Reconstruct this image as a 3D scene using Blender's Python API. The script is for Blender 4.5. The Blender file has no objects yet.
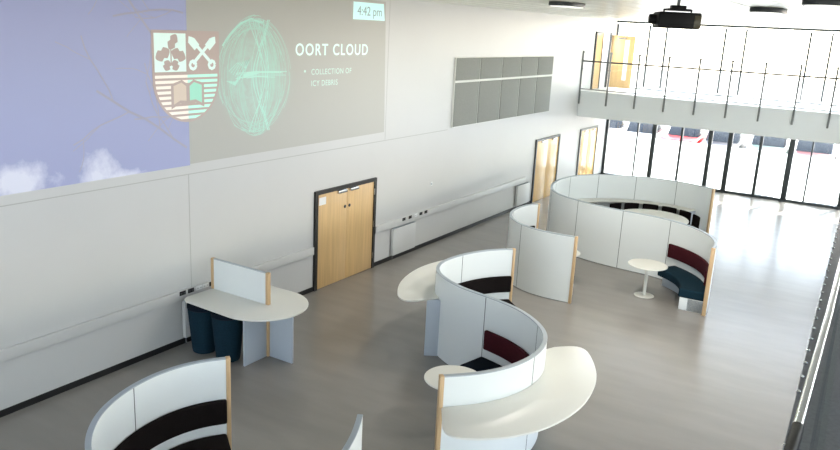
import bpy, bmesh, math, random
from mathutils import Vector, Matrix
random.seed(7)
S = bpy.context.scene
COL = S.collection

# ------------------------------------------------------------------ camera
CX, CY, CZ = 9.725, 0.0, 5.5
FPX = 767.16
yaw, pit, rol = 0.543898638, 0.254458957, 0.0514760799
cy_, sy_, cp_, sp_ = math.cos(yaw), math.sin(yaw), math.cos(pit), math.sin(pit)
fw = Vector((-sy_ * cp_, cy_ * cp_, -sp_)); rt = Vector((cy_, sy_, 0)); up = rt.cross(fw)
cr, sr = math.cos(rol), math.sin(rol)
rt, up = cr * rt + sr * up, -sr * rt + cr * up
cam = bpy.data.cameras.new('camera'); cam.sensor_width = 36; cam.lens = 36 * FPX / 840; cam.clip_start = 0.02; cam.clip_end = 500
co = bpy.data.objects.new('camera', cam); COL.objects.link(co)
co.matrix_world = Matrix(((rt.x, up.x, -fw.x, CX), (rt.y, up.y, -fw.y, CY), (rt.z, up.z, -fw.z, CZ), (0, 0, 0, 1)))
S.camera = co

# ------------------------------------------------------------------ world, exposure
S.view_settings.view_transform = 'Standard'; S.view_settings.look = 'None'
S.view_settings.exposure = 1.3; S.view_settings.gamma = 1; S.view_settings.use_curve_mapping = False
S.cycles.max_bounces = 10; S.cycles.diffuse_bounces = 6; S.cycles.transparent_max_bounces = 16
S.cycles.use_denoising = True; S.cycles.sample_clamp_indirect = 6
W = bpy.data.worlds.new('sky'); S.world = W; W.use_nodes = True
wn = W.node_tree.nodes; wl = W.node_tree.links; wn.clear()
sky = wn.new('ShaderNodeTexSky'); sky.sky_type = 'NISHITA'; sky.sun_disc = False
sky.sun_elevation = math.radians(44); sky.sun_rotation = math.radians(15)
sky.air_density = 1.0; sky.dust_density = .6; sky.ozone_density = 1.6
bg = wn.new('ShaderNodeBackground'); bg.inputs['Strength'].default_value = 0.5
wo = wn.new('ShaderNodeOutputWorld')
hs = wn.new('ShaderNodeHueSaturation'); hs.inputs['Saturation'].default_value = .6
wl.new(sky.outputs[0], hs.inputs['Color']); wl.new(hs.outputs[0], bg.inputs[0]); wl.new(bg.outputs[0], wo.inputs[0])
sl_ = bpy.data.lights.new('sun', 'SUN'); sl_.energy = 10; sl_.angle = math.radians(1.5); sl_.color = (1, .95, .87)
so = bpy.data.objects.new('sun', sl_); COL.objects.link(so); so.location = (20, 60, 50)
so.rotation_euler = (math.radians(-48), 0, math.radians(-15))

# ------------------------------------------------------------------ materials
def lin(c): return tuple(((v / 255) / 12.92 if v / 255 <= .04045 else ((v / 255 + .055) / 1.055) ** 2.4) for v in c) + (1,)
def mat(name, rgb, rough=.5, metal=0, noise=0, nscale=6, spec=.5, emit=0, stretch=None, bump=0):
    m = bpy.data.materials.new(name); m.use_nodes = True
    nt = m.node_tree; b = nt.nodes['Principled BSDF']
    c = lin(rgb); b.inputs['Base Color'].default_value = c
    b.inputs['Roughness'].default_value = rough; b.inputs['Metallic'].default_value = metal
    b.inputs['Specular IOR Level'].default_value = spec
    if emit:
        b.inputs['Emission Color'].default_value = c; b.inputs['Emission Strength'].default_value = emit
    if noise or bump:
        tc = nt.nodes.new('ShaderNodeTexCoord'); n = nt.nodes.new('ShaderNodeTexNoise')
        n.inputs['Scale'].default_value = nscale; n.inputs['Detail'].default_value = 5
        src = tc.outputs['Object']
        if stretch:
            mp = nt.nodes.new('ShaderNodeMapping'); mp.inputs['Scale'].default_value = stretch
            nt.links.new(src, mp.inputs[0]); src = mp.outputs[0]
        nt.links.new(src, n.inputs['Vector'])
        if noise:
            r = nt.nodes.new('ShaderNodeValToRGB')
            r.color_ramp.elements[0].position = .3; r.color_ramp.elements[1].position = .7
            r.color_ramp.elements[0].color = tuple(v * (1 - noise) for v in c[:3]) + (1,)
            r.color_ramp.elements[1].color = tuple(min(1, v * (1 + noise)) for v in c[:3]) + (1,)
            nt.links.new(n.outputs[0], r.inputs[0]); nt.links.new(r.outputs[0], b.inputs['Base Color'])
        if bump:
            bp = nt.nodes.new('ShaderNodeBump'); bp.inputs['Strength'].default_value = bump; bp.inputs['Distance'].default_value = .01
            nt.links.new(n.outputs[0], bp.inputs['Height']); nt.links.new(bp.outputs[0], b.inputs['Normal'])
    return m
def glassmat(name, tint=(1, 1, 1, 1), gl=.06, rough=.02):
    m = bpy.data.materials.new(name); m.use_nodes = True; nt = m.node_tree; nt.nodes.clear()
    t = nt.nodes.new('ShaderNodeBsdfTransparent'); t.inputs[0].default_value = tint
    g = nt.nodes.new('ShaderNodeBsdfGlossy'); g.inputs['Roughness'].default_value = rough
    mx = nt.nodes.new('ShaderNodeMixShader'); mx.inputs[0].default_value = gl
    o = nt.nodes.new('ShaderNodeOutputMaterial')
    nt.links.new(t.outputs[0], mx.inputs[1]); nt.links.new(g.outputs[0], mx.inputs[2]); nt.links.new(mx.outputs[0], o.inputs[0])
    return m
def filmmat():
    m = bpy.data.materials.new('frosted film'); m.use_nodes = True; nt = m.node_tree; nt.nodes.clear()
    t = nt.nodes.new('ShaderNodeBsdfTransparent'); t.inputs[0].default_value = (.8, .85, .85, 1)
    g = nt.nodes.new('ShaderNodeBsdfTranslucent'); g.inputs[0].default_value = (.76, .82, .81, 1)
    mx = nt.nodes.new('ShaderNodeMixShader'); mx.inputs[0].default_value = .6
    o = nt.nodes.new('ShaderNodeOutputMaterial')
    nt.links.new(t.outputs[0], mx.inputs[1]); nt.links.new(g.outputs[0], mx.inputs[2]); nt.links.new(mx.outputs[0], o.inputs[0])
    return m
M = dict(
    wall=mat('wall paint', (197, 197, 196), .38, noise=.015, nscale=.6),
    seam=mat('wall seam', (172, 172, 169), .6),
    floor=mat('grey vinyl floor', (136, 132, 127), .25, noise=.06, nscale=2.2, bump=.03, stretch=(.35, 1.3, 1)),
    ceil=mat('ceiling paint', (226, 226, 212), .3),
    ceilline=mat('ceiling batten', (245, 245, 235), .4),
    black=mat('black rubber skirting', (16, 16, 17), .5),
    frame=mat('dark grey aluminium', (38, 44, 46), .4),
    blackframe=mat('black door frame', (24, 23, 23), .45),
    oak=mat('oak veneer', (200, 166, 116), .38, noise=.10, nscale=3, stretch=(6, 6, .35)),
    oakedge=mat('oak edge', (198, 166, 126), .45, noise=.12, nscale=5, stretch=(8, 8, .5)),
    white=mat('white laminate', (226, 230, 230), .38),
    top=mat('cream white laminate', (222, 221, 214), .33),
    trim=mat('grey blue edging', (165, 174, 182), .4),
    legp=mat('pale grey laminate', (176, 184, 194), .42),
    joint=mat('panel joint grey', (95, 100, 102), .5),
    maroon=mat('maroon fabric', (62, 18, 26), .9, noise=.2, nscale=60, spec=.15),
    blackfab=mat('black fabric', (20, 15, 15), .92, noise=.2, nscale=60, spec=.12),
    teal=mat('dark teal fabric', (18, 42, 54), .9, noise=.15, nscale=50, spec=.15),
    navy=mat('navy fabric', (16, 24, 36), .9, noise=.15, nscale=50, spec=.15),
    steel=mat('brushed steel', (190, 192, 195), .25, 1),
    stanch=mat('grey steel post', (118, 121, 119), .5, 0),
    chrome=mat('polished steel', (225, 228, 232), .12, 1),
    acou=mat('grey acoustic felt', (146, 147, 142), .85, noise=.05, nscale=30, spec=.2),
    acouline=mat('white trim line', (215, 216, 210), .5),
    plast=mat('white plastic', (225, 226, 226), .4),
    blackpl=mat('black plastic', (12, 12, 13), .5, spec=.25),
    lens=mat('projector lens', (70, 66, 52), .2),
    carpet=mat('dark grey carpet', (108, 109, 111), .9, noise=.12, nscale=40),
    gpave=mat('pale paving', (205, 203, 196), .9, noise=.06, nscale=.6),
    pane=glassmat('clear glass'), film=filmmat(), gguard=glassmat('guard glass', (.93, .95, .95, 1), .05),
    tyre=mat('tyre', (20, 20, 20), .8), carglass=mat('car glass', (52, 58, 62), .15),
    diff=mat('lamp diffuser', (245, 245, 238), .5, emit=.35),
    fern=mat('shrub leaves', (60, 92, 70), .7, noise=.3, nscale=8),
)

# ------------------------------------------------------------------ geometry helpers
class MB:
    def __init__(s): s.bm = bmesh.new()
    def box(s, a, b):
        x0, y0, z0 = a; x1, y1, z1 = b
        v = [s.bm.verts.new(p) for p in ((x0, y0, z0), (x1, y0, z0), (x1, y1, z0), (x0, y1, z0), (x0, y0, z1), (x1, y0, z1), (x1, y1, z1), (x0, y1, z1))]
        for f in ((3, 2, 1, 0), (4, 5, 6, 7), (0, 1, 5, 4), (1, 2, 6, 5), (2, 3, 7, 6), (3, 0, 4, 7)): s.bm.faces.new([v[i] for i in f])
        return s
    def prism(s, poly, h0, h1, f=lambda u, v, w: (u, v, w)):
        n = len(poly); a = [s.bm.verts.new(f(p[0], p[1], h0)) for p in poly]; b = [s.bm.verts.new(f(p[0], p[1], h1)) for p in poly]
        s.bm.faces.new(a[::-1]); s.bm.faces.new(b)
        for i in range(n): s.bm.faces.new((a[i], a[(i + 1) % n], b[(i + 1) % n], b[i]))
        return s
    def wallpoly(s, poly, x0, x1):                       # polygon in wall coordinates (y, z), thickness along x
        return s.prism(poly, x0, x1, lambda u, v, w: (w, u, v))
    def ribbon(s, pts, o0, o1, z0, z1):                  # curved slab beside a plan path
        L, R = offset(pts, o0), offset(pts, o1); prev = None; first = None
        for l, r in zip(L, R):
            q = [s.bm.verts.new((l[0], l[1], z0)), s.bm.verts.new((r[0], r[1], z0)), s.bm.verts.new((r[0], r[1], z1)), s.bm.verts.new((l[0], l[1], z1))]
            if prev:
                for i in range(4): s.bm.faces.new((prev[i], prev[(i + 1) % 4], q[(i + 1) % 4], q[i]))
            else: s.bm.faces.new(q)
            prev = q
        s.bm.faces.new(prev[::-1]); return s
    def lathe(s, prof, c=(0, 0, 0), n=32, f=None):
        rings = []
        f = f or (lambda x, y, z: (c[0] + x, c[1] + y, c[2] + z))
        for r, z in prof: rings.append([s.bm.verts.new(f(r * math.cos(2 * math.pi * i / n), r * math.sin(2 * math.pi * i / n), z)) for i in range(n)])
        for A, B in zip(rings, rings[1:]):
            for i in range(n): s.bm.faces.new((A[i], A[(i + 1) % n], B[(i + 1) % n], B[i]))
        s.bm.faces.new(rings[0][::-1]); s.bm.faces.new(rings[-1]); return s
    def tube(s, pts, r, n=8):
        pts = [Vector(p) for p in pts]; prev = None
        for i, p in enumerate(pts):
            t = (pts[min(i + 1, len(pts) - 1)] - pts[max(i - 1, 0)]).normalized()
            a = t.orthogonal().normalized() if prev is None else (a - t * a.dot(t)).normalized()
            b = t.cross(a); rr = r[i] if isinstance(r, (list, tuple)) else r
            q = [s.bm.verts.new(p + a * rr * math.cos(2 * math.pi * k / n) + b * rr * math.sin(2 * math.pi * k / n)) for k in range(n)]
            if prev:
                for k in range(n): s.bm.faces.new((prev[k], prev[(k + 1) % n], q[(k + 1) % n], q[k]))
            else: s.bm.faces.new(q[::-1])
            prev = q
        s.bm.faces.new(prev); return s
    def build(s, name, m, parent=None, bevel=0, smooth=True, seg=2, loc=None):
        bm = s.bm; bmesh.ops.recalc_face_normals(bm, faces=bm.faces)
        if bevel:
            es = [e for e in bm.edges if len(e.link_faces) == 2 and e.calc_face_angle(0) > .6]
            bmesh.ops.bevel(bm, geom=es, offset=bevel, segments=seg, affect='EDGES', profile=.5, clamp_overlap=True)
        for e in bm.edges: e.smooth = not (len(e.link_faces) == 2 and e.calc_face_angle(0) > .6)
        for f in bm.faces: f.smooth = smooth
        me = bpy.data.meshes.new(name); bm.to_mesh(me); bm.free(); me.materials.append(m)
        o = bpy.data.objects.new(name, me); COL.objects.link(o)
        if parent:
            o.parent = parent
            o.matrix_parent_inverse = BASE.get(parent.name, Matrix()).inverted()
        BASE[o.name] = Matrix()
        return o
BASE = {}
def tag(o, label=None, cat=None, group=None, kind=None):
    for k, v in (('label', label), ('category', cat), ('group', group), ('kind', kind)):
        if v: o[k] = v
    return o
def thing(name, label, cat, loc=(0, 0, 0), group=None, rz=0):
    o = bpy.data.objects.new(name, None); COL.objects.link(o); o.location = loc; o.rotation_euler.z = rz
    o.empty_display_size = .1
    BASE[o.name] = Matrix.Translation(loc)                # parts are written in world coordinates
    return tag(o, label, cat, group)
def struct(name, mb, m, parent=None, **k):
    o = mb.build(name, m, parent, **k); o['kind'] = 'structure'; return o
def spline(P, step=.06):
    P = [Vector((p[0], p[1])) for p in P]; out = []
    for i in range(len(P) - 1):
        p0 = P[i - 1] if i else 2 * P[0] - P[1]; p3 = P[i + 2] if i + 2 < len(P) else 2 * P[-1] - P[-2]
        p1, p2 = P[i], P[i + 1]; n = max(2, int((p2 - p1).length / step))
        for k in range(n):
            t = k / n
            out.append(.5 * (2 * p1 + (p2 - p0) * t + (2 * p0 - 5 * p1 + 4 * p2 - p3) * t * t + (3 * p1 - p0 - 3 * p2 + p3) * t ** 3))
    out.append(P[-1]); 
    for _ in range(6):                                    # light smoothing
        out = [out[0]] + [(out[i - 1] + 2 * out[i] + out[i + 1]) / 4 for i in range(1, len(out) - 1)] + [out[-1]]
    return out
def tang(pts, i): 
    d = pts[min(i + 1, len(pts) - 1)] - pts[max(i - 1, 0)]; return d.normalized()
def offset(pts, d):
    r = []
    for i in range(len(pts)):
        t = tang(pts, i); r.append(Vector((pts[i].x - t.y * d, pts[i].y + t.x * d)))
    return r
def near(pts, q):
    q = Vector(q); return min(range(len(pts)), key=lambda i: (pts[i] - q).length)
def arc(cx, cy, r, a0, a1, n): return [(cx + r * math.cos(a0 + (a1 - a0) * i / n), cy + r * math.sin(a0 + (a1 - a0) * i / n)) for i in range(n + 1)]

# ------------------------------------------------------------------ room shell
XR, YB, YF, ZC = 13.0, -5.0, 30.08, 6.05
struct('floor', MB().box((-.2, YB, -.2), (XR, YF + .1, 0)), M['floor'])
wl_ = MB()
wl_.box((-.2, YB, 0), (0, 28.47, ZC)); wl_.box((-.2, 28.47, 0), (0, 29.3, 3.53)); wl_.box((-.2, 28.47, 5.56), (0, 29.3, ZC)); wl_.box((-.2, 29.3, 0), (0, YF + .1, ZC))
struct('wall_left', wl_, M['wall'])
struct('ceiling', MB().box((-.2, YB, ZC), (XR, YF + .1, ZC + .2)), M['ceil'])
cl = MB()
for i in range(1, 21): cl.box((i * .62 - .012, YB + .1, ZC - .004), (i * .62 + .012, YF - .1, ZC + .002))
struct('trim_1', cl, M['ceilline'])
sm = MB()
sm.box((-.002, YB, 2.925), (.003, 17.2, 2.94))
for y in (2.9, 8.62): sm.box((-.002, y, .1), (.003, y + .012, 2.93))
sm.box((-.002, 14.35, 2.95), (.0025, 14.358, ZC))
struct('trim_2', sm, M['seam'])
# unseen sides: glazed bays behind and to the right of the camera
wr = MB()
wr.box((XR, YB, 0), (XR + .2, YF, .5)); wr.box((XR, YB, 2.6), (XR + .2, YF, 4.95)); wr.box((XR, YB, 5.8), (XR + .2, YF, ZC))
for k in range(13): 
    y = YB + k * 2.9; wr.box((XR, y, .5), (XR + .2, y + .35, 2.6)); wr.box((XR, y, 3.9), (XR + .2, y + .35, 5.8))
struct('wall_right', wr, M['wall'])
wb = MB()
wb.box((-.2, YB - .2, 0), (XR + .2, YB, .4)); wb.box((-.2, YB - .2, 2.7), (XR + .2, YB, 3.6)); wb.box((-.2, YB - .2, 5.8), (XR + .2, YB, ZC))
for k in range(6): wb.box((-.2 + k * 2.6, YB - .2, .4), (.2 + k * 2.6, YB, 2.7)); wb.box((-.2 + k * 2.6, YB - .2, 3.6), (.2 + k * 2.6, YB, 5.8))
struct('wall_back', wb, M['wall'])
struct('balcony_floor', MB().box((0, 26.6, 2.62), (XR, YF - .05, 3.53)), M['white'])

# baseboard and dado trunking, broken by the doors
bb = MB()
for a, b in ((YB, 11.86), (14.04, 23.02), (25.07, 27.07), (28.98, 30.0)): bb.box((0, a, 0), (.018, b, .095))
struct('baseboard_left', bb, M['black'])
for i, (a, b) in enumerate(((YB, 11.84), (14.06, 22.4))):
    struct('trim_%d' % (3 + i), MB().box((0, a, .81), (.055, b, .975)), M['wall'], bevel=.006)

# ------------------------------------------------------------------ doors in the left wall
d1 = struct('door_1', MB().wallpoly([(11.87, 0), (11.87, 2.13), (14.03, 2.13), (14.03, 0), (13.94, 0), (13.94, 2.05), (11.96, 2.05), (11.96, 0)], -.01, .05), M['blackframe'])
for a, b, h in ((11.965, 12.947, 12.87), (12.953, 13.935, 13.03)):
    lf = struct('door_leaf', MB().box((0, a, .01), (.03, b, 2.045)), M['oak'], d1, bevel=.003)
    struct('door_closer', MB().box((.03, h - .28 if h < 12.95 else h - .02, 1.985), (.085, h + .02 if h < 12.95 else h + .28, 2.045)), M['steel'], lf, bevel=.006)
    struct('lock_disc', MB().lathe([(.02, 0), (.035, .006), (.035, .014), (.02, .02)], n=20, f=lambda x, y, z, h=h: (.03 + z, h + x, 1.66 + y)), M['frame'], lf)
tag(struct('door_sign', MB().box((.03, 12.0, 1.82), (.036, 12.22, 1.98)), M['plast'], d1.children[0]), 'white notice on the left leaf')
for z in (.25, 1.0, 1.75): struct('hinge', MB().box((.045, 13.93, z), (.056, 13.96, z + .14)), M['steel'], d1)
def frame(y0, y1, zt, w=.07): return MB().wallpoly([(y0, 0), (y0, zt), (y1, zt), (y1, 0), (y1 - w, 0), (y1 - w, zt - w), (y0 + w, zt - w), (y0 + w, 0)], -.01, .05)
d2 = struct('door_2', frame(23.03, 25.06, 2.11), M['frame'])
oakgl = mat('glossy oak veneer', (214, 176, 116), .2, noise=.06, nscale=3, stretch=(6, 6, .35))
for a, b in ((23.105, 24.042), (24.048, 24.985)):
    lf = struct('door_leaf', MB().box((0, a, .01), (.03, b, 2.035)), oakgl, d2, bevel=.003)
    struct('door_closer', MB().box((.03, (a + b) / 2 - .15, 1.97), (.08, (a + b) / 2 + .15, 2.03)), M['steel'], lf, bevel=.006)
d3 = struct('door_3', frame(27.08, 28.97, 2.1), M['stanch'])
for a, b in ((27.155, 28.022), (28.028, 28.895)):
    lf = struct('door_leaf', MB().box((0, a, .01), (.03, b, 2.025)), oakgl, d3, bevel=.003)
    struct('vision_panel', MB().box((.03, (a + b) / 2 - .08, .7), (.034, (a + b) / 2 + .08, 1.85)), M['plast'], lf)
    struct('door_closer', MB().box((.03, (a + b) / 2 - .1, 1.95), (.08, (a + b) / 2 + .15, 2.01)), M['steel'], lf)
# balcony door: fixed leaf, lit opening and the leaf swung open into the balcony
d4 = struct('door_4', MB().box((-.01, 27.68, 3.53), (.05, 27.76, 5.58)).box((-.01, 28.44, 3.53), (.05, 28.5, 5.56)).box((-.01, 29.28, 3.53), (.06, 29.36, 5.6)).box((-.01, 27.68, 5.54), (.05, 29.36, 5.6)), M['frame'])
struct('door_leaf', MB().box((0, 27.76, 3.54), (.03, 28.44, 5.54)), M['oak'], d4)
ol = struct('door_leaf', MB().prism([(0, 3.55), (.9, 3.55), (.9, 5.5), (0, 5.5)], 29.38, 29.425, lambda u, v, w: (u + .06, w, v)), M['oak'], d4, bevel=.003)
struct('vision_panel', MB().box((.6, 29.375, 3.85), (.76, 29.43, 5.35)), M['plast'], ol)
struct('door_closer', MB().box((.3, 29.33, 5.36), (.62, 29.38, 5.43)), M['steel'], ol)
struct('wall_corridor', MB().box((-1.6, 28.3, 3.5), (-1.5, 29.5, 5.8)).box((-1.5, 28.35, 3.5), (-.2, 28.45, 5.8)).box((-1.5, 29.32, 3.5), (-.2, 29.42, 5.8)).box((-1.5, 28.45, 3.43), (-.2, 29.32, 3.53)), M['wall'])
cl_ = bpy.data.lights.new('corridor_fill', 'POINT'); cl_.energy = 90; cl_.shadow_soft_size = .15  # unseen light added to brighten the opening behind the balcony door
clo = bpy.data.objects.new('corridor_fill', cl_); COL.objects.link(clo); clo.location = (-.8, 28.9, 5.45)

# ------------------------------------------------------------------ far glazing
MX = [(.05, .10), (1.28, .05), (1.92, .16), (2.97, .08), (4.02, .14), (4.72, .16), (5.78, .10), (6.8, .18), (7.46, .05), (8.6, .12), (9.6, .1), (10.65, .1), (11.7, .1), (12.9, .12)]
w1 = struct('window_1', MB().box((0, 30.02, 0), (XR, 30.14, .09)).box((0, 30.02, 2.5), (XR, 30.14, 2.62)), M['frame'])
w2 = struct('window_2', MB().box((0, 30.02, 3.53), (XR, 30.14, 3.57)).box((0, 30.0, 5.98), (XR, 30.16, ZC)), M['frame'])
for i, (x, w) in enumerate(MX):
    struct('mullion', MB().box((x - w / 2, 30.0, .09), (x + w / 2, 30.16, 2.5)), M['frame'], w1, bevel=.006)
    if i not in (3, 6): struct('mullion', MB().box((x - .03, 30.0, 3.62), (x + .03, 30.14, 5.93)), M['frame'], w2, bevel=.006)
for (xa, wa), (xb, wb_) in zip(MX, MX[1:]):
    p = struct('pane', MB().box((xa + wa / 2, 30.09, .09), (xb - wb_ / 2, 30.1, 2.5)), M['pane'], w1)
    f = MB(); f.bm.faces.new([f.bm.verts.new(q) for q in ((xa + wa / 2, 30.08, .09), (xb - wb_ / 2, 30.08, .09), (xb - wb_ / 2, 30.08, 1.72), (xa + wa / 2, 30.08, 1.72))])
    struct('frosted_film', f, M['film'], p)
up_ = [x for i, (x, w) in enumerate(MX) if i not in (3, 6)]
for a, b in zip(up_, up_[1:]): struct('pane', MB().box((a + .04, 30.06, 3.62), (b - .04, 30.07, 5.98)), M['pane'], w2)
struct('pavement', MB().box((-60, 30.2, -.3), (75, 140, -.05)).box((13.25, -60, -.3), (75, 30.2, -.05)).box((-60, -60, -.3), (13.25, -5.25, -.05)), M['gpave'])

# ------------------------------------------------------------------ balcony railing at the far end
br = thing('balcony_railing', 'steel and glass railing along the edge of the far balcony', 'railing', (0, 26.58, 3.53))
for k in range(13):
    x = k + .02
    s_ = MB().box((x - .028, 26.545, 3.07), (x + .028, 26.6, 4.92)).build('post', M['stanch'], br, bevel=.006)
    MB().box((x - .05, 26.56, 4.86), (x + .05, 26.585, 4.89)).build('clamp', M['stanch'], s_); MB().box((x - .045, 26.55, 4.28), (x + .045, 26.6, 4.32)).build('clamp', M['stanch'], s_)
    if k < 12: MB().box((x + .06, 26.568, 3.62), (x + .94, 26.578, 4.5)).build('glass_panel', M['gguard'], br)
MB().tube([(0.02, 26.57, 4.57), (12.9, 26.57, 4.57)], .026).build('handrail', M['frame'], br)
MB().tube([(0.02, 26.57, 3.6), (12.9, 26.57, 3.6)], .018).build('bottom_rail', M['stanch'], br)

# ------------------------------------------------------------------ side gallery beside the camera
def gx(y): return 9.64 - .0265 * y
struct('gallery_floor', MB().prism([(gx(YB), YB), (XR, YB), (XR, 26.6), (gx(26.6), 26.6)], 3.15, 3.5), M['carpet'])
gr = thing('gallery_railing', 'glass guard with polished steel handrail beside the camera at right edge', 'railing', (gx(4) + .1, 4, 3.5))
MB().tube([(9.665, -3, 4.6), (9.655, 1.8, 4.6)], .011, 12).build('handrail', M['oakedge'], gr)
MB().tube([(9.655, 1.78, 4.6), (9.655, 1.94, 4.6)], .0145, 12).build('rail_sleeve', M['blackpl'], gr)
MB().tube([(9.655, 1.93, 4.6), (9.65, 2.9, 4.6), (9.49, 14, 4.6), (9.08, 26.5, 4.6)], .013, 14).build('handrail', M['chrome'], gr)
for k in range(14):
    y0 = YB + .2 + k * 2.2
    MB().prism([(gx(y0) + .115, y0), (gx(y0) + .13, y0), (gx(y0 + 2.15) + .13, y0 + 2.15), (gx(y0 + 2.15) + .115, y0 + 2.15)], 3.42, 4.575).build('glass_panel', M['gguard'], gr)
stud = None
for k in range(48):
    y = 3.8 + k * .245
    if k % 7 in (2, 3) and k < 8: continue
    if stud is None:
        stud = MB().lathe([(.009, 0), (.013, .005), (.013, .01), (.006, .016)], n=12).build('fixing_stud', M['chrome'], gr)
        stud.location = (gx(y) + .008, y, 3.5)
    else:
        c = stud.copy(); COL.objects.link(c); c.parent = gr; c.matrix_parent_inverse = stud.matrix_parent_inverse.copy(); c.location = (gx(y) + .008, y, 3.5)

# ------------------------------------------------------------------ curved booths
H = 1.45
def booth(name, label, chain, base, joints, thick=.055, posts=(True, True), seats=(), swap=False):
    t = thing(name, label, 'booth', base); pts = spline(chain)
    idx = [0] + sorted(near(pts, j) for j in joints) + [len(pts) - 1]
    h = thick / 2
    for a, b in zip(idx, idx[1:]):
        if b - a < 2: continue
        seg = pts[a:b + 1]; q = list(seg)
        if a > 0: q[0] = seg[0] + (seg[1] - seg[0]).normalized() * .006
        if b < len(pts) - 1: q[-1] = seg[-1] - (seg[-1] - seg[-2]).normalized() * .006
        MB().ribbon(q, -h, h, .015, H - .014).build('panel', M['white'], t)
    MB().ribbon(pts, -h - .002, h + .002, H - .014, H).build('top_edging', M['trim'], t)
    MB().ribbon(pts, -h + .004, h - .004, 0, .015).build('plinth', M['joint'], t)
    for j in idx[1:-1]:
        d = tang(pts, j); p = pts[j]
        seg = [p - d * .007, p + d * .007]
        jo = MB().ribbon(seg, -h - .001, h + .001, .02, H - .02).build('joint_strip', M['joint'], t)
    for on, i, sgn in ((posts[0], 0, -1), (posts[1], len(pts) - 1, 1)):
        if not on: continue
        d = tang(pts, i); p = pts[i]
        MB().ribbon([p, p + d * sgn * .055] if sgn > 0 else [p + d * sgn * .055, p], -h - .012, h + .012, 0, H + .004).build('end_post', M['oakedge'], t, bevel=.006)
    for s in seats:
        a, b = near(pts, s['a']), near(pts, s['b']); a, b = min(a, b), max(a, b); seg = pts[a:b + 1]; sd = s['side']
        def rib(o0, o1, z0, z1, sg=seg):
            return MB().ribbon(sg, sd * (h + o0), sd * (h + o1), z0, z1)
        if s.get('seat', True):
            rib(.004, .34, 0, .26).build('seat_base', M['legp'], t, bevel=.004)
            for e in (((0, 2),) if a < len(pts) - b else ((len(seg) - 3, len(seg) - 1),)): rib(.004, .5, 0, .262, seg[e[0]:e[1] + 1]).build('seat_end_panel', M['white'], t, bevel=.003)
            rib(.004, .54, .26, .45).build('seat_cushion', M[s['seat_m']], t, bevel=.035, seg=3)
        if s.get('back', True):
            bseg = pts[near(pts, s['ba']):near(pts, s['bb']) + 1] if 'ba' in s else seg
            rib(.004, .075, .6, .92, bseg).build('backrest', M[s['back_m']], t, bevel=.025, seg=3)
    return t, pts, h
def worktop(t, poly, z=1.05, name='worktop'):
    return MB().prism(poly, z - .028, z).build(name, M['top'], t, bevel=.008)
def leg(t, a, b, z1=1.02, th=.04):
    a, b = Vector(a), Vector(b); return MB().ribbon([a, b], -th / 2, th / 2, 0, z1).build('leg_panel', M['legp'], t, bevel=.003)

# middle S-shaped booth
CC = [(3.95, 13.02), (3.71, 12.76), (3.5, 12.38), (3.36, 11.9), (3.33, 11.42), (3.42, 11.1), (3.58, 10.85), (3.91, 10.6), (4.31, 10.41), (4.85, 10.29), (5.36, 10.13), (5.8, 9.84), (6.13, 9.45), (6.28, 9.0), (6.28, 8.52), (6.15, 8.08), (5.94, 7.73), (5.67, 7.44)]
t, pts, h = booth('s_shaped_booth', 'S-shaped white booth mid-floor with two outer worktops and a maroon backrest', CC, (5.2, 9.9, 0),
    [(3.3, 12.04), (3.45, 11.0), (4.78, 10.28), (5.92, 9.72), (6.31, 8.64)],
    seats=[dict(a=(3.95, 13.02), b=(3.34, 11.5), side=1, seat_m='blackfab', back_m='blackfab'),
           dict(a=(4.8, 10.28), b=(6.2, 9.3), side=-1, seat_m='navy', back_m='maroon', ba=(4.85, 10.28), bb=(5.92, 9.72))])
def side_in(pts, h, a, b, sd):
    i, j = near(pts, a), near(pts, b); o = offset(pts, sd * (h + .001)); 
    return [tuple(v) for v in (o[i:j + 1] if i < j else o[j:i + 1][::-1])]
outer = spline([(5.69, 7.39), (5.84, 7.15), (5.97, 6.94), (6.06, 6.88), (6.16, 6.88), (6.35, 6.99), (6.58, 7.19), (6.79, 7.47), (6.96, 7.86), (7.06, 8.4), (7.04, 8.9), (6.95, 9.35), (6.82, 9.68), (6.66, 9.97), (6.5, 10.2), (6.4, 10.26), (6.28, 10.22), (6.08, 10.0)])
worktop(t, [tuple(v) for v in outer] + side_in(pts, h, (5.95, 9.72), (5.70, 7.47), 1))
outer2 = spline([(3.72, 10.75), (3.5, 10.4), (3.36, 10.24), (3.28, 10.23), (3.14, 10.3), (2.95, 10.56), (2.76, 10.92), (2.61, 11.42), (2.55, 11.98), (2.62, 12.5), (2.78, 12.95), (3.0, 13.25), (3.15, 13.3), (3.3, 13.22), (3.7, 12.83)])
worktop(t, [tuple(v) for v in outer2] + side_in(pts, h, (3.72, 12.78), (3.62, 10.82), -1))
leg(t, (3.74, 10.70), (3.54, 10.58)); leg(t, (3.5, 12.6), (3.2, 12.8))

# small curved booth behind it
CD = [(4.56, 14.74), (4.1, 14.71), (3.66, 14.76), (3.28, 14.93), (2.95, 15.2), (2.71, 15.55), (2.57, 16.0), (2.54, 16.5), (2.6, 16.85), (2.72, 17.05)]
booth('curved_booth', 'short curved white booth standing alone behind the S-shaped booth', CD, (3.3, 15.3, 0), [(3.28, 14.93), (2.6, 15.85)],
      seats=[dict(a=(4.5, 14.74), b=(3.3, 14.9), side=-1, seat_m='blackfab', back_m='blackfab', ba=(4.5, 14.74), bb=(3.35, 14.88)),
             dict(a=(2.57, 16.0), b=(2.7, 17.0), side=-1, seat_m='blackfab', back_m='blackfab')])

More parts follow.
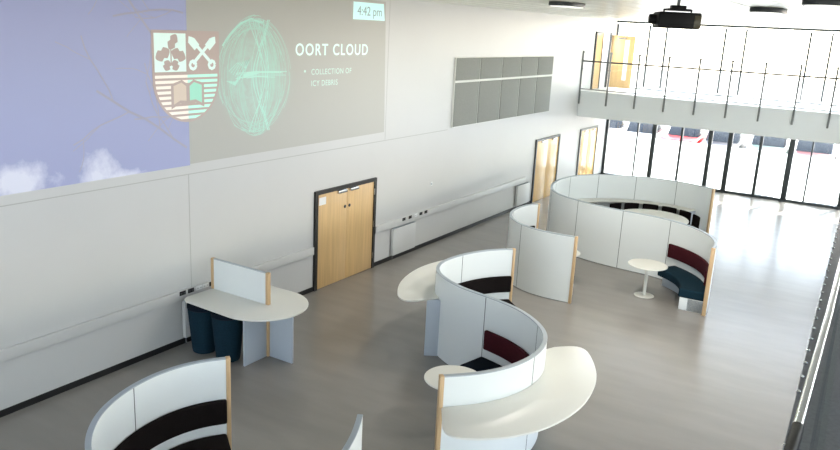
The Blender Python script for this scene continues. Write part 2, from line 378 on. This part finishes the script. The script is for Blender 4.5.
# big far booth
CE = [(5.71, 22.52), (5.18, 22.77), (4.57, 22.93), (3.98, 22.91), (3.46, 22.76), (2.94, 22.5), (2.45, 22.1), (2.12, 21.6), (1.95, 21.0), (1.93, 20.3), (2.08, 19.5), (2.38, 18.87), (2.8, 18.45), (3.36, 18.17), (3.95, 17.98), (4.6, 17.88), (5.3, 17.82), (5.83, 17.68), (6.25, 17.45), (6.64, 17.09), (6.9, 16.68), (7.05, 16.25), (7.08, 15.86)]
t, pts, h = booth('ring_booth', 'large ring-shaped white booth at the far end with teal seat and maroon backrest outside', CE, (4.3, 20.4, 0),
    [(4.63, 22.92), (3.48, 22.76), (2.5, 22.15), (2.0, 21.15), (1.95, 20.05), (2.35, 18.92), (3.36, 18.16), (4.6, 17.88), (5.77, 17.7)],
    seats=[dict(a=(6.0, 17.62), b=(7.08, 15.95), side=-1, seat_m='teal', back_m='maroon', ba=(5.85, 17.68), bb=(7.08, 15.9))])
i, j = near(pts, (5.3, 22.7)), near(pts, (2.3, 19.0))
MB().ribbon(pts[i:j + 1], h + .001, h + .45, .70, .735).build('worktop', M['top'], t, bevel=.006)
k0 = near(pts, (5.3, 22.7)); MB().ribbon(pts[k0:k0 + 3], h + .002, h + .4, 0, .7).build('leg_panel', M['legp'], t)

# near left booth and the end of another
CA = [(3.29, 6.21), (3.14, 6.0), (3.03, 5.71), (2.99, 5.38), (3.03, 5.04), (3.12, 4.75), (3.24, 4.5), (3.4, 4.29), (3.58, 4.11), (3.8, 3.95), (4.15, 3.78), (4.6, 3.68)]
booth('curved_booth', 'curved white booth with black seat and backrest in the near left corner', CA, (3.3, 5.1, 0), [(3.04, 5.04), (3.78, 3.97)],
      seats=[dict(a=(3.29, 6.21), b=(3.75, 3.99), side=1, seat_m='blackfab', back_m='blackfab')])
CB = [(5.43, 6.07), (5.54, 5.87), (5.63, 5.68), (5.71, 5.47), (5.8, 5.2), (5.95, 4.9), (6.2, 4.6), (6.55, 4.4)]
booth('curved_booth', 'tip of a white curved screen at the bottom edge, right of the near left booth', CB, (5.7, 5.5, 0), [(5.85, 5.1)], posts=(False, True))

# ------------------------------------------------------------------ round tables
def round_table(label, x, y, r=.43, group='small round pedestal tables'):
    t = thing('round_table', label, 'table', (x, y, 0), group)
    MB().lathe([(.20, 0), (.215, .006), (.215, .014), (.05, .026)], (x, y, 0), 40).build('base', M['top'], t)
    MB().lathe([(.036, .02), (.036, .70)], (x, y, 0), 24).build('column', M['top'], t)
    MB().lathe([(r - .012, .695), (r, .702), (r, .716), (r - .006, .722)], (x, y, 0), 56).build('tabletop', M['top'], t)
    return t
round_table('white round pedestal table in front of the teal seat', 5.72, 16.27, .42)
round_table('white round table tucked inside the S-shaped booth near its front post', 5.09, 8.8, .42)
round_table('white round table half hidden behind the short curved booth', 3.88, 15.93, .40)
t = thing('meeting_table', 'large round cream meeting table inside the ring booth', 'table', (4.55, 20.87, 0))
MB().lathe([(.4, 0), (.42, .01), (.42, .025), (.1, .04)], (4.55, 20.87, 0), 40).build('base', M['top'], t)
MB().lathe([(.07, .03), (.07, .7)], (4.55, 20.87, 0), 24).build('column', M['top'], t)
MB().lathe([(.92, .69), (.95, .70), (.95, .722), (.94, .73)], (4.55, 20.87, 0), 72).build('tabletop', M['top'], t)

# dark chairs round its far side
def chair(label, x, y, rz):
    t = thing('meeting_chair', label, 'chair', (x, y, 0), 'dark chairs around the far meeting table')
    R = Matrix.Translation((x, y, 0)) @ Matrix.Rotation(rz, 4, 'Z')   # local +y = backrest side
    def done(mb, name, m, par=t, **k):
        bmesh.ops.transform(mb.bm, matrix=R, verts=mb.bm.verts); return mb.build(name, m, par, **k)
    done(MB().box((-.19, -.2, .43), (.19, .18, .49)), 'seat', M['blackfab'], bevel=.025)
    bk = MB().ribbon([Vector((-.215, .17)), Vector((-.13, .2)), Vector((0, .21)), Vector((.13, .2)), Vector((.215, .17))], -.02, .025, .45, .79)
    done(bk, 'backrest', M['blackfab'], bevel=.015)
    for sx in (-1, 1):
        for sy in (-1, 1): done(MB().tube([(sx * .15, sy * .15, .43), (sx * .17, sy * .17, 0)], .014), 'leg', M['blackpl'])
    return t
for a, lb in ((150, 'leftmost dark chair at the far meeting table, nearly hidden by the screen'), (127, 'second dark chair from the left beyond the far meeting table'), (104, 'third dark chair from the left beyond the far meeting table'),
              (81, 'third dark chair from the right beyond the far meeting table'), (58, 'second dark chair from the right beyond the far meeting table'), (35, 'rightmost dark chair beyond the far meeting table')):
    a = math.radians(a); chair(lb, 4.45 + 1.16 * math.cos(a), 20.87 + 1.16 * math.sin(a), a - math.pi / 2)

# ------------------------------------------------------------------ bar desk by the wall with two stools
t = thing('bar_desk', 'white round-ended bar desk against the left wall with a small divider', 'desk', (1.48, 8.92, 0))
DZ = .91
poly = [(.18, 8.36), (.22, 8.27), (.32, 8.21)] + arc(1.36, 8.92, .755, -math.pi / 2, math.pi / 2, 28) + [(.26, 9.66), (.18, 9.58)]
MB().prism(poly, DZ - .03, DZ).build('tabletop', M['top'], t, bevel=.008)
d = MB().box((.24, 8.912, DZ), (1.44, 8.952, 1.45)).build('divider', M['white'], t)
MB().box((.24, 8.907, 1.45), (1.44, 8.957, 1.458)).build('top_edging', M['trim'], d)
MB().box((.18, 8.9, DZ), (.24, 8.964, 1.462)).build('end_post', M['oakedge'], t, bevel=.005)
MB().box((1.44, 8.892, 0), (1.51, 8.962, DZ - .03)).build('end_post', M['oakedge'], t, bevel=.005)
MB().box((1.44, 8.9, DZ), (1.5, 8.964, 1.462)).build('end_post', M['oakedge'], t, bevel=.005)
for a, b in (((1.44, 8.38), (1.475, 8.89)), ((1.512, 8.927), (2.0, 8.962)), ((1.44, 8.965), (1.475, 9.4))):
    MB().box((a[0], a[1], 0), (b[0], b[1], DZ - .03)).build('leg_panel', M['legp'], t, bevel=.003)
for lb, x, y in (('dark teal upholstered stool under the bar desk, nearer the wall', .49, 8.44), ('dark teal upholstered stool under the bar desk, beside the grey leg panel', 1.045, 8.44)):
    s = thing('stool', lb, 'stool', (x, y, 0), 'teal stools under the bar desk')
    MB().lathe([(.17, 0), (.19, .012), (.2, .06), (.24, .5), (.262, .77)], (x, y, 0), 36).build('base', M['teal'], s)
    MB().lathe([(.25, .77), (.27, .785), (.27, .83), (.23, .86), (.1, .87)], (x, y, 0), 36).build('seat', M['navy'], s)

# ------------------------------------------------------------------ wall-mounted things
def radiator(label, y0, y1):
    t = thing('radiator', label, 'radiator', ((0.06), y0, .12), 'white wall radiators')
    MB().box((0.03, y0, .13), (.105, y1, .78)).build('front_panel', M['wall'], t, bevel=.008)
    g = MB()
    n = int((y1 - y0) / .05)
    for k in range(n): g.box((.035, y0 + .02 + k * .05, .78), (.1, y0 + .045 + k * .05, .79))
    g.build('top_grille', M['trim'], t)
    MB().tube([(.06, y0 + .04, .2), (.06, y0 + .04, .0)], .01).build('pipe', M['steel'], t)
    MB().box((.004, y0 + .1, .3), (.03, y1 - .1, .6)).build('bracket', M['steel'], t)
radiator('white radiator on the left wall right of the double oak door', 14.72, 15.72)
radiator('white radiator on the left wall just before the far single door', 21.72, 22.65)
radiator('white radiator on the left wall behind the bar desk', 8.38, 9.4)
def socket(label, y, m, grp):
    t = thing('wall_socket', label, 'socket', (.055, y, .92), grp)
    MB().box((.055, y - .065, .9), (.066, y + .065, .972)).build('face_plate', m, t, bevel=.003)
    g = MB()
    for dy in (-.035, .035): g.box((.066, y + dy - .012, .925), (.0675, y + dy - .006, .945)); g.box((.066, y + dy + .006, .925), (.0675, y + dy + .012, .945))
    g.build('pin_slots', M['joint'], t)
for y, mm, lb in ((8.38, 'blackpl', 'black double socket on the trunking left of the bar desk, leftmost'), (8.56, 'blackpl', 'black double socket on the trunking behind the bar desk corner, second from left'),
              (8.74, 'plast', 'white socket between black ones on the trunking behind the bar desk'), (8.89, 'plast', 'white socket next to the rightmost black one behind the bar desk'), (9.04, 'blackpl', 'black socket touching the divider post, rightmost behind the bar desk')):
    socket(lb, y, M[mm], 'sockets behind the bar desk')
for y, mm, lb in ((15.22, 'blackpl', 'black socket leftmost in the row above the radiator'), (15.5, 'blackpl', 'black socket second in the row above the radiator'), (15.76, 'plast', 'white socket in the row above the radiator'),
              (16.0, 'blackpl', 'black socket third in the row right above the radiator'), (16.24, 'blackpl', 'black socket rightmost in the row above the radiator')):
    socket(lb, y, M[mm], 'sockets above the radiator')
t = thing('wall_switch', 'small white switch plate on the left wall right of the oak door', 'switch', (0, 16.52, 1.61))
MB().box((0, 16.47, 1.56), (.012, 16.57, 1.66)).build('face_plate', M['plast'], t, bevel=.003)
MB().box((.012, 16.5, 1.585), (.018, 16.54, 1.635)).build('rocker', M['trim'], t)
ap = thing('acoustic_panel', 'large grey acoustic panel of ten fields high on the left wall', 'wall panel', (0, 20.6, 3))
MB().box((.002, 17.36, 2.97), (.04, 23.8, 4.75)).build('backing', M['acouline'], ap)
YS = [17.36, 18.72, 20.07, 21.32, 22.56, 23.8]
for a, b in zip(YS, YS[1:]):
    for z0, z1, hh in ((2.97, 4.125, 'l'), (4.155, 4.75, 'u')):
        MB().box((.04, a + (.022 if a > 17.4 else .03), z0 + .02), (.055, b - .022, z1 - .01)).build('felt_panel', M['acou'], ap, bevel=.002)

# ceiling projector
px_, py_, pz_ = 6.85, 11.5, 5.75
t = thing('ceiling_projector', 'black projector hanging from the ceiling on a short pole', 'projector', (px_, py_, ZC))
pr = Matrix.Translation((px_, py_, pz_)) @ Matrix.Rotation(.45, 4, 'Z')
def ploc(mb, name, m, par=t, **k):
    bmesh.ops.transform(mb.bm, matrix=pr, verts=mb.bm.verts); return mb.build(name, m, par, **k)
ploc(MB().box((-.29, -.24, -.115), (.29, .24, .105)), 'housing', M['blackpl'], bevel=.03, seg=3)
ploc(MB().box((.19, -.247, -.105), (.285, -.2, .07)), 'vent_grille', M['lens'], bevel=.004)
ploc(MB().lathe([(.07, 0), (.07, .09), (.05, .1)], n=24, f=lambda x, y, z: (-.29 - z, y, x)), 'lens', M['blackpl'])
ploc(MB().box((-.16, -.12, .13), (.16, .12, .155)).box((-.2, -.012, .075), (-.18, .012, .15)).box((.18, -.012, .075), (.2, .012, .15)).box((-.2, -.014, .125), (.2, .014, .145)), 'mount_bracket', M['blackpl'])
ploc(MB().box((-.1, -.08, .15), (.1, .08, .2)), 'mount_plate', M['blackpl'], bevel=.01)
ploc(MB().tube([(0, 0, .19), (0, 0, ZC - pz_)], .022, 14), 'pole', M['stanch'])
def vent(label, x, y, rz=0):
    t = thing('ceiling_fitting', label, 'ceiling fitting', (x, y, ZC), 'oval ceiling fittings')
    def oval(w, l, n=12):
        r = w / 2; return [(x + p[0], y + p[1]) for p in arc(0, l / 2 - r, r, 0, math.pi, n) + arc(0, -l / 2 + r, r, math.pi, 2 * math.pi, n)]
    o = oval(.5, 1.0)
    MB().prism(o, ZC - .075, ZC).build('housing', M['frame'], t, bevel=.01)
    o = oval(.44, .94)
    MB().prism(o, ZC - .085, ZC - .075).build('diffuser', M['diff'], t)
def fitting_fill(x, y):  # area light added under an oval fitting to brighten the booth screens
    l = bpy.data.lights.new('fitting_fill', 'AREA'); l.shape = 'RECTANGLE'; l.size = .4; l.size_y = .9; l.energy = 55; l.color = (1, .95, .86)
    o = bpy.data.objects.new('fitting_fill', l); COL.objects.link(o); o.location = (x, y, ZC - .1)
for q in ((7.66, 14.1), (4.12, 14.2), (8.75, 11.1)): fitting_fill(*q)
vent('oval ceiling fitting right of the projector', 7.66, 14.1)
vent('oval ceiling fitting high above the grey acoustic panel, left of the projector', 4.12, 14.2)
vent('oval ceiling fitting cut by the top right corner', 8.75, 11.1)

# ------------------------------------------------------------------ projections on the left wall
def projmat(name, rgb, emit): return mat(name, rgb, .7, emit=emit, spec=.1)
def sky_image():
    m = bpy.data.materials.new('projected sky picture'); m.use_nodes = True; nt = m.node_tree; b = nt.nodes['Principled BSDF']
    N = nt.nodes.new; Lk = nt.links.new
    tc = N('ShaderNodeTexCoord'); sx = N('ShaderNodeSeparateXYZ'); Lk(tc.outputs['Object'], sx.inputs[0])
    nz = N('ShaderNodeTexNoise'); nz.inputs['Scale'].default_value = 3.2; nz.inputs['Detail'].default_value = 7; nz.inputs['Roughness'].default_value = .6
    Lk(tc.outputs['Object'], nz.inputs['Vector']); prev = None
    for cy0, cz0, ry, rz_ in CLOUDS:
        mp = N('ShaderNodeMapping'); mp.vector_type = 'TEXTURE'; mp.inputs['Location'].default_value = (0, cy0, cz0); mp.inputs['Scale'].default_value = (50, ry, rz_); Lk(tc.outputs['Object'], mp.inputs[0])
        ln = N('ShaderNodeVectorMath'); ln.operation = 'LENGTH'; Lk(mp.outputs[0], ln.inputs[0])
        sb = N('ShaderNodeMath'); sb.operation = 'SUBTRACT'; sb.inputs[0].default_value = 1; Lk(ln.outputs['Value'], sb.inputs[1])
        if prev:
            m2 = N('ShaderNodeMath'); m2.operation = 'MAXIMUM'; Lk(prev, m2.inputs[0]); Lk(sb.outputs[0], m2.inputs[1]); prev = m2.outputs[0]
        else: prev = sb.outputs[0]
    sc_ = N('ShaderNodeMath'); sc_.operation = 'MULTIPLY_ADD'; sc_.inputs[1].default_value = .55; Lk(prev, sc_.inputs[0]); Lk(nz.outputs[0], sc_.inputs[2])
    rp = N('ShaderNodeValToRGB'); rp.color_ramp.elements[0].position = .48; rp.color_ramp.elements[1].position = .88
    rp.color_ramp.elements[0].color = (0, 0, 0, 1); rp.color_ramp.elements[1].color = (1, 1, 1, 1); Lk(sc_.outputs[0], rp.inputs[0])
    mx = N('ShaderNodeMix'); mx.data_type = 'RGBA'; mx.inputs['A'].default_value = lin(SKYC); mx.inputs['B'].default_value = lin((196, 198, 212)); Lk(rp.outputs[0], mx.inputs['Factor'])
    Lk(mx.outputs['Result'], b.inputs['Base Color']); Lk(mx.outputs['Result'], b.inputs['Emission Color']); b.inputs['Emission Strength'].default_value = .12
    b.inputs['Roughness'].default_value = .38
    return m
SKYC = (141, 146, 180)
CLOUDS = [(5.7, 3.2, .6, .3), (6.95, 3.12, .36, .4), (7.3, 3.06, .5, .14), (4.9, 3.1, .6, .2)]
YSEAM = 8.66
si = thing('projected_picture', 'projected blue sky picture with clouds and bare branches at left of the wall', 'projection', (0, 5, 3.07))
MB().wallpoly([(-.2, 3.06), (YSEAM, 3.08), (YSEAM, 5.95), (-.2, 5.95)], 0, .006).build('picture', sky_image(), si)
LAYER = [0]
def strokes(mb, pts, r, x=.0066):                          # one flat continuous line, each on its own thin layer
    LAYER[0] += 1; x += 6e-6 * (LAYER[0] % 150); prev = None; n = len(pts)
    for k in range(n):
        a, b = pts[max(k - 1, 0)], pts[min(k + 1, n - 1)]
        dx, dz = b[0] - a[0], b[1] - a[1]; L = math.hypot(dx, dz) or 1; rr = r[k] if isinstance(r, list) else r
        q = [mb.bm.verts.new((x, pts[k][0] + dz / L * rr, pts[k][1] - dx / L * rr)), mb.bm.verts.new((x, pts[k][0] - dz / L * rr, pts[k][1] + dx / L * rr))]
        if prev: mb.bm.faces.new((prev[0], q[0], q[1], prev[1]))
        prev = q
brm = projmat('branch', (158, 156, 170), .07)
def branch(y, z, a, l, r, dep):
    n = 6; p = [(.0075, y, z)]
    for k in range(n):
        a += random.uniform(-.22, .22); y += math.cos(a) * l / n; z += math.sin(a) * l / n; p.append((.0075, y, z))
        if dep and random.random() < .55: branch(y, z, a + random.choice((-1, 1)) * random.uniform(.4, .9), l * .55, r * .6, dep - 1)
    p = [q for q in p if 0 < q[1] < YSEAM - .05 and 3.15 < q[2] < 5.9]
    if len(p) > 1:
        strokes(br_, [(q[1], q[2]) for q in p], r)
for q in ((8.6, 3.38, 152, 1.9, .018, 2), (8.6, 3.9, 170, 1.0, .012, 1), (8.0, 5.15, 140, 1.4, .018, 2), (8.6, 5.5, 160, 1.3, .014, 2)):
    br_ = MB(); branch(q[0], q[1], math.radians(q[2]), q[3], q[4], q[5]); br_.build('branch', brm, si)
def slide_picture():
    m = mat('slide grey', (171, 170, 163), .38); nt = m.node_tree; b = nt.nodes['Principled BSDF']; N = nt.nodes.new; Lk = nt.links.new
    tc = N('ShaderNodeTexCoord'); mp = N('ShaderNodeMapping'); mp.vector_type = 'TEXTURE'; mp.inputs['Location'].default_value = (0, 10.2, 4.48); mp.inputs['Scale'].default_value = (50, 1.12, 1.12)
    Lk(tc.outputs['Object'], mp.inputs[0]); ln = N('ShaderNodeVectorMath'); ln.operation = 'LENGTH'; Lk(mp.outputs[0], ln.inputs[0])
    mr = N('ShaderNodeMapRange'); mr.interpolation_type = 'SMOOTHSTEP'; mr.inputs['From Min'].default_value = 1; mr.inputs['From Max'].default_value = .35; Lk(ln.outputs['Value'], mr.inputs['Value'])
    nz = N('ShaderNodeTexNoise'); nz.inputs['Scale'].default_value = 4; nz.inputs['Detail'].default_value = 8; nz.inputs['Distortion'].default_value = 1.5; Lk(tc.outputs['Object'], nz.inputs['Vector'])
    mu = N('ShaderNodeMath'); mu.operation = 'MULTIPLY'; Lk(mr.outputs[0], mu.inputs[0]); Lk(nz.outputs[0], mu.inputs[1])
    mx = N('ShaderNodeMix'); mx.data_type = 'RGBA'; mx.inputs['A'].default_value = lin((175, 174, 168)); mx.inputs['B'].default_value = lin((176, 214, 202)); Lk(mu.outputs[0], mx.inputs['Factor']); Lk(mx.outputs['Result'], b.inputs['Base Color'])
    return m
sl = thing('projected_slide', 'projected grey slide with a teal cloud drawing and OORT CLOUD heading', 'projection', (0, 11.5, 3.1))
MB().wallpoly([(YSEAM, 3.1), (14.3, 3.13), (14.18, 5.95), (YSEAM, 5.95)], 0, .006).build('picture', slide_picture(), sl)
tealm = projmat('projected teal', (172, 214, 200), .1); teal2 = projmat('projected pale teal', (176, 216, 202), .12); tealf = projmat('projected faint teal', (172, 204, 191), .06)
cyc, czc = 10.2, 4.48
f1 = MB()
for k in range(150):                                        # faint shell of fine arcs
    ry, rz_ = random.uniform(.3, .95), random.uniform(.8, 1.06); a0 = random.uniform(0, 6.28); a1 = a0 + random.uniform(.5, 1.6); tl = random.uniform(-.15, .15)
    P = []
    for i in range(15):
        a = a0 + (a1 - a0) * i / 14; u, v = ry * math.cos(a), rz_ * math.sin(a); P.append((cyc + u * math.cos(tl) - v * math.sin(tl) * .5, czc + v))
    P = [p for p in P if p[0] > YSEAM + .35 + .28 * (p[1] > 3.9)]
    if len(P) > 2: strokes(f1, P, .0045)
f1.build('shell_strokes', tealf, sl)
f2 = MB()
for k in range(12):                                        # hourglass strands
    o = random.uniform(-.16, .16); s = random.uniform(.12, .42)
    P = [(cyc + .1 + o * (.4 + abs(v)) + s * .55 * math.cos(v * 2.6) * (1 if k % 2 else -1), czc + v * 1.0) for v in [(-.98 + i * .098) for i in range(21)]]
    strokes(f2, P, random.uniform(.004, .009), .0068)
P = [(9.42, 5.0), (9.6, 5.2), (9.85, 5.38), (10.1, 5.46), (10.4, 5.4)]; strokes(f2, P, .02, .0068)
for k in range(7): strokes(f2, [(9.55 + .05 * k, 4.58 - .03 * k), (9.75 + .05 * k, 4.72 + .01 * k), (9.95, 4.62), (9.7, 4.4 - .01 * k), (9.5, 4.42)], .006, .0069)
f2.build('strand_strokes', tealm, sl)
f3 = MB()
for k in range(9):
    z = 4.5 + random.uniform(-.06, .06); strokes(f3, [(9.7 + random.uniform(0, .3), z), (10.2, z + .02), (10.7 + random.uniform(-.2, .4), z)], .005, .007)
f3.wallpoly([(9.85, 4.47), (10.1, 4.5), (10.3, 4.53), (10.1, 4.55), (9.9, 4.52)], .0068, .0072)
f3.build('core_strokes', teal2, sl)
def text(body, y, z, size, m, parent, name, spacing=1.0, ex=.001, x=.0068, bold=0, sxx=1):
    c = bpy.data.curves.new(name, 'FONT'); c.body = body; c.size = size; c.space_character = spacing; c.extrude = ex; c.offset = bold; c.materials.append(m)
    o = bpy.data.objects.new(name, c); COL.objects.link(o)
    mw = Matrix(((0, 0, 1, x), (sxx, 0, 0, y), (0, 1, 0, z), (0, 0, 0, 1)))
    o.matrix_world = mw; bpy.context.view_layer.update()
    me = bpy.data.meshes.new_from_object(o.evaluated_get(bpy.context.evaluated_depsgraph_get())); me.transform(mw)
    bpy.data.objects.remove(o); bpy.data.curves.remove(c)
    o = bpy.data.objects.new(name, me); COL.objects.link(o)
    o.parent = parent; o.matrix_parent_inverse = BASE.get(parent.name, Matrix()).inverted(); BASE[o.name] = Matrix()
    return o
whitep = projmat('projected white', (200, 226, 216), .3); dimp = projmat('projected dim text', (186, 212, 202), .2)
text('OORT CLOUD', 11.25, 4.84, .31, whitep, sl, 'heading', 1.2, bold=.004, sxx=1.0)
text('•', 11.50, 4.47, .2, dimp, sl, 'bullet')
text('COLLECTION OF', 11.72, 4.47, .155, dimp, sl, 'bullet_text', 1.1, sxx=1.0)
text('ICY DEBRIS', 11.72, 4.25, .155, dimp, sl, 'bullet_text', 1.1, sxx=1.0)
cb = MB().wallpoly([(13.02, 5.55), (14.16, 5.55), (14.1, 5.9), (13.02, 5.9)], .006, .008).build('clock_box', projmat('clock cyan', (196, 232, 228), .22), sl)
text('4:42 pm', 13.16, 5.64, .26, projmat('clock grey', (150, 172, 170), .05), cb, 'clock_digits', x=.0086, sxx=1.05)
# crest
cr_ = thing('projected_crest', 'projected shield crest with oak sprig, crossed keys and open book', 'projection', (0, 8.66, 3.83))
brown = projmat('crest brown', (184, 168, 162), .05); cw = projmat('crest white', (206, 226, 220), .16); cwarm = projmat('crest warm white', (224, 216, 207), .2); cteal = projmat('crest mint', (176, 226, 208), .2); cpw = projmat('page warm', (208, 194, 180), .08); cpm = projmat('page mint', (160, 214, 194), .1)
Y0, Y1, ZT, ZM, ZB = 8.0, 9.3, 5.2, 4.56, 3.83
def shield(m=0):
    p = [(Y0 - m, ZT + m), (Y0 - m, 4.5)]
    for i in range(1, 24):
        a = math.pi + math.pi * i / 24; p.append(((Y0 + Y1) / 2 + (.65 + m) * math.cos(a), 4.5 + (4.5 - ZB + m) * math.sin(a) * (1)))
    return p + [(Y1 + m, 4.5), (Y1 + m, ZT + m)]
MB().wallpoly(shield(.035), .008, .0095).build('shield', brown, cr_)
MB().wallpoly([(Y0 + .01, ZM + .04), (YSEAM - .03, ZM + .04), (YSEAM - .03, ZT - .01), (Y0 + .01, ZT - .01)], .0095, .0105).build('white_quarter', cw, cr_)
def half_w(z): return .64 * math.sqrt(max(0, 1 - ((4.5 - z) / (4.5 - ZB + .0)) ** 2)) if z < 4.5 else .64
for side, m in ((-1, cwarm), (1, cteal)):
    st = MB()
    for k in range(9):
        z1 = ZM - .01 - k * .082; z0 = z1 - .046
        w1_, w0_ = half_w(z1), half_w(max(z0, ZB + .012))
        if w1_ < .08: continue
        c = YSEAM - .01 + .0
        st.wallpoly([(c, z0), (c, z1), (c + side * w1_, z1), (c + side * max(w0_, .03), z0)], .0095, .0105)
    st.build('stripes', m, cr_)
    bo = MB().wallpoly([(YSEAM - .01 + side * .0, 4.06), (YSEAM - .01, 4.40), (YSEAM - .01 + side * .12, 4.47), (YSEAM - .01 + side * .30, 4.42), (YSEAM - .01 + side * .34, 4.40), (YSEAM - .01 + side * .34, 4.02), (YSEAM - .01 + side * .16, 4.10)], .0105, .0115).build('book_outline', brown, cr_)
    MB().wallpoly([(YSEAM - .01 + side * .035, 4.14), (YSEAM - .01 + side * .035, 4.37), (YSEAM - .01 + side * .13, 4.43), (YSEAM - .01 + side * .29, 4.38), (YSEAM - .01 + side * .29, 4.09), (YSEAM - .01 + side * .16, 4.15)], .0115, .0125).build('book_page', cpw if side < 0 else cpm, bo)
sp_g = MB()
def leaf(cy0, cz0, a, l, w):
    P = []
    for i in range(16):
        t_ = i / 16 * 2 * math.pi; u = math.cos(t_) * l / 2; v = math.sin(t_) * w / 2 * (1 + .28 * math.cos(6 * t_)); P.append((cy0 + u * math.cos(a) - v * math.sin(a), cz0 + u * math.sin(a) + v * math.cos(a)))
    sp_g.wallpoly(P, .0105, .0115)
leaf(8.37, 5.06, 1.0, .27, .15); leaf(8.17, 4.87, .45, .3, .17); leaf(8.48, 4.86, -.4, .3, .17)
leaf(8.25, 4.7, 1.2, .17, .14); leaf(8.41, 4.7, 1.9, .17, .14); strokes(sp_g, [(8.33, 4.72), (8.33, 4.98)], .012, .0112)
sp_g.build('oak_sprig', brown, cr_)
ky = MB()
for sgn in (-1, 1):
    c = 8.97
    strokes(ky, [(c - sgn * .2, 4.72), (c + sgn * .2, 5.08)], .028, .0105)
    strokes(ky, [(c - sgn * .2 + .065 * math.cos(a / 8 * 6.2832), 4.70 + .065 * math.sin(a / 8 * 6.2832)) for a in range(9)], .026, .0106)
    ky.wallpoly([(c + sgn * .06, 5.02), (c + sgn * .16, 4.93), (c + sgn * .29, 5.05), (c + sgn * .28, 5.15), (c + sgn * .22, 5.14), (c + sgn * .16, 5.12)], .0096, .0107)
ky.build('crossed_keys', cw, cr_)

# ------------------------------------------------------------------ outside the far windows: parked cars and shrubs
def car(label, x, y, rgb, rz=0):
    t = thing('parked_car', label, 'car', (x, y, -.05), 'cars parked outside the far windows')
    R = Matrix.Translation((x, y, -.05)) @ Matrix.Rotation(rz, 4, 'Z')
    def done(mb, name, m, par=t, **k):
        bmesh.ops.transform(mb.bm, matrix=R, verts=mb.bm.verts); return mb.build(name, m, par, **k)
    f = lambda u, v, w: (u, w, v)
    body = [(-2.1, .3), (-2.1, .75), (-1.95, .9), (-.95, .98), (1.6, 1.0), (2.05, .9), (2.1, .3)]
    done(MB().prism(body, -.85, .85, f), 'body', mat('car paint', rgb, .3), bevel=.05)
    done(MB().prism([(-1.0, .96), (-.4, 1.42), (1.0, 1.44), (1.65, .98)], -.72, .72, f), 'cabin', M['carglass'], bevel=.04)
    done(MB().prism([(-.4, 1.42), (1.0, 1.44), (.95, 1.48), (-.35, 1.46)], -.7, .7, f), 'roof', bpy.data.materials[-1] if False else mat('car roof paint', rgb, .3))
    for sx in (-1.3, 1.3):
        for sy in (-.8, .8): done(MB().lathe([(.2, -.1), (.32, -.08), (.32, .08), (.2, .1)], n=20, f=lambda a, b, c, sx=sx, sy=sy: (sx + a, sy + c, .32 + b)), 'wheel', M['tyre'])
for i, (x, c, lb) in enumerate(((-4.7, (50, 54, 60), 'leftmost grey'), (-2.75, (225, 225, 225), 'white'), (-.8, (190, 195, 195), 'silver'), (1.1, (190, 18, 12), 'bright red'), (3.0, (30, 28, 34), 'charcoal'), (4.95, (70, 95, 88), 'grey green'), (6.9, (90, 16, 14), 'dark red'), (8.8, (22, 45, 130), 'blue'))):
    car('%s car parked outside beyond the far windows' % lb, x, 38.8 + .5 * (i % 2), c, math.pi / 2 + .04)
def shrub(label, x, y, r):
    t = thing('shrub', label, 'shrub', (x, y, -.05), 'shrubs outside the far windows')
    g = MB()
    for k in range(420):
        a, b, q = random.uniform(0, 6.28), random.uniform(-1, 1), random.uniform(.55, 1) * r
        c = Vector((x + q * math.cos(a) * math.sqrt(1 - b * b), y + q * math.sin(a) * math.sqrt(1 - b * b), .05 + r + q * b)); n = Vector((random.gauss(0, 1), random.gauss(0, 1), random.gauss(0, 1))).normalized(); u = n.orthogonal().normalized(); v = n.cross(u)
        g.bm.faces.new([g.bm.verts.new(c + u * .1), g.bm.verts.new(c + v * .05), g.bm.verts.new(c - u * .1), g.bm.verts.new(c - v * .05)])
    g.build('foliage', M['fern'], t)
    MB().tube([(x, y, -.05), (x, y, r)], .03).build('stem', M['oakedge'], t)
for x, r, lb in ((.55, .6, 'shrub outside the leftmost frosted pane'), (4.35, .75, 'shrub outside the middle frosted panes'), (6.2, .7, 'shrub outside the frosted pane right of middle'), (8.3, .65, 'shrub outside the rightmost frosted pane')):
    shrub(lb, x, 31.2, r)
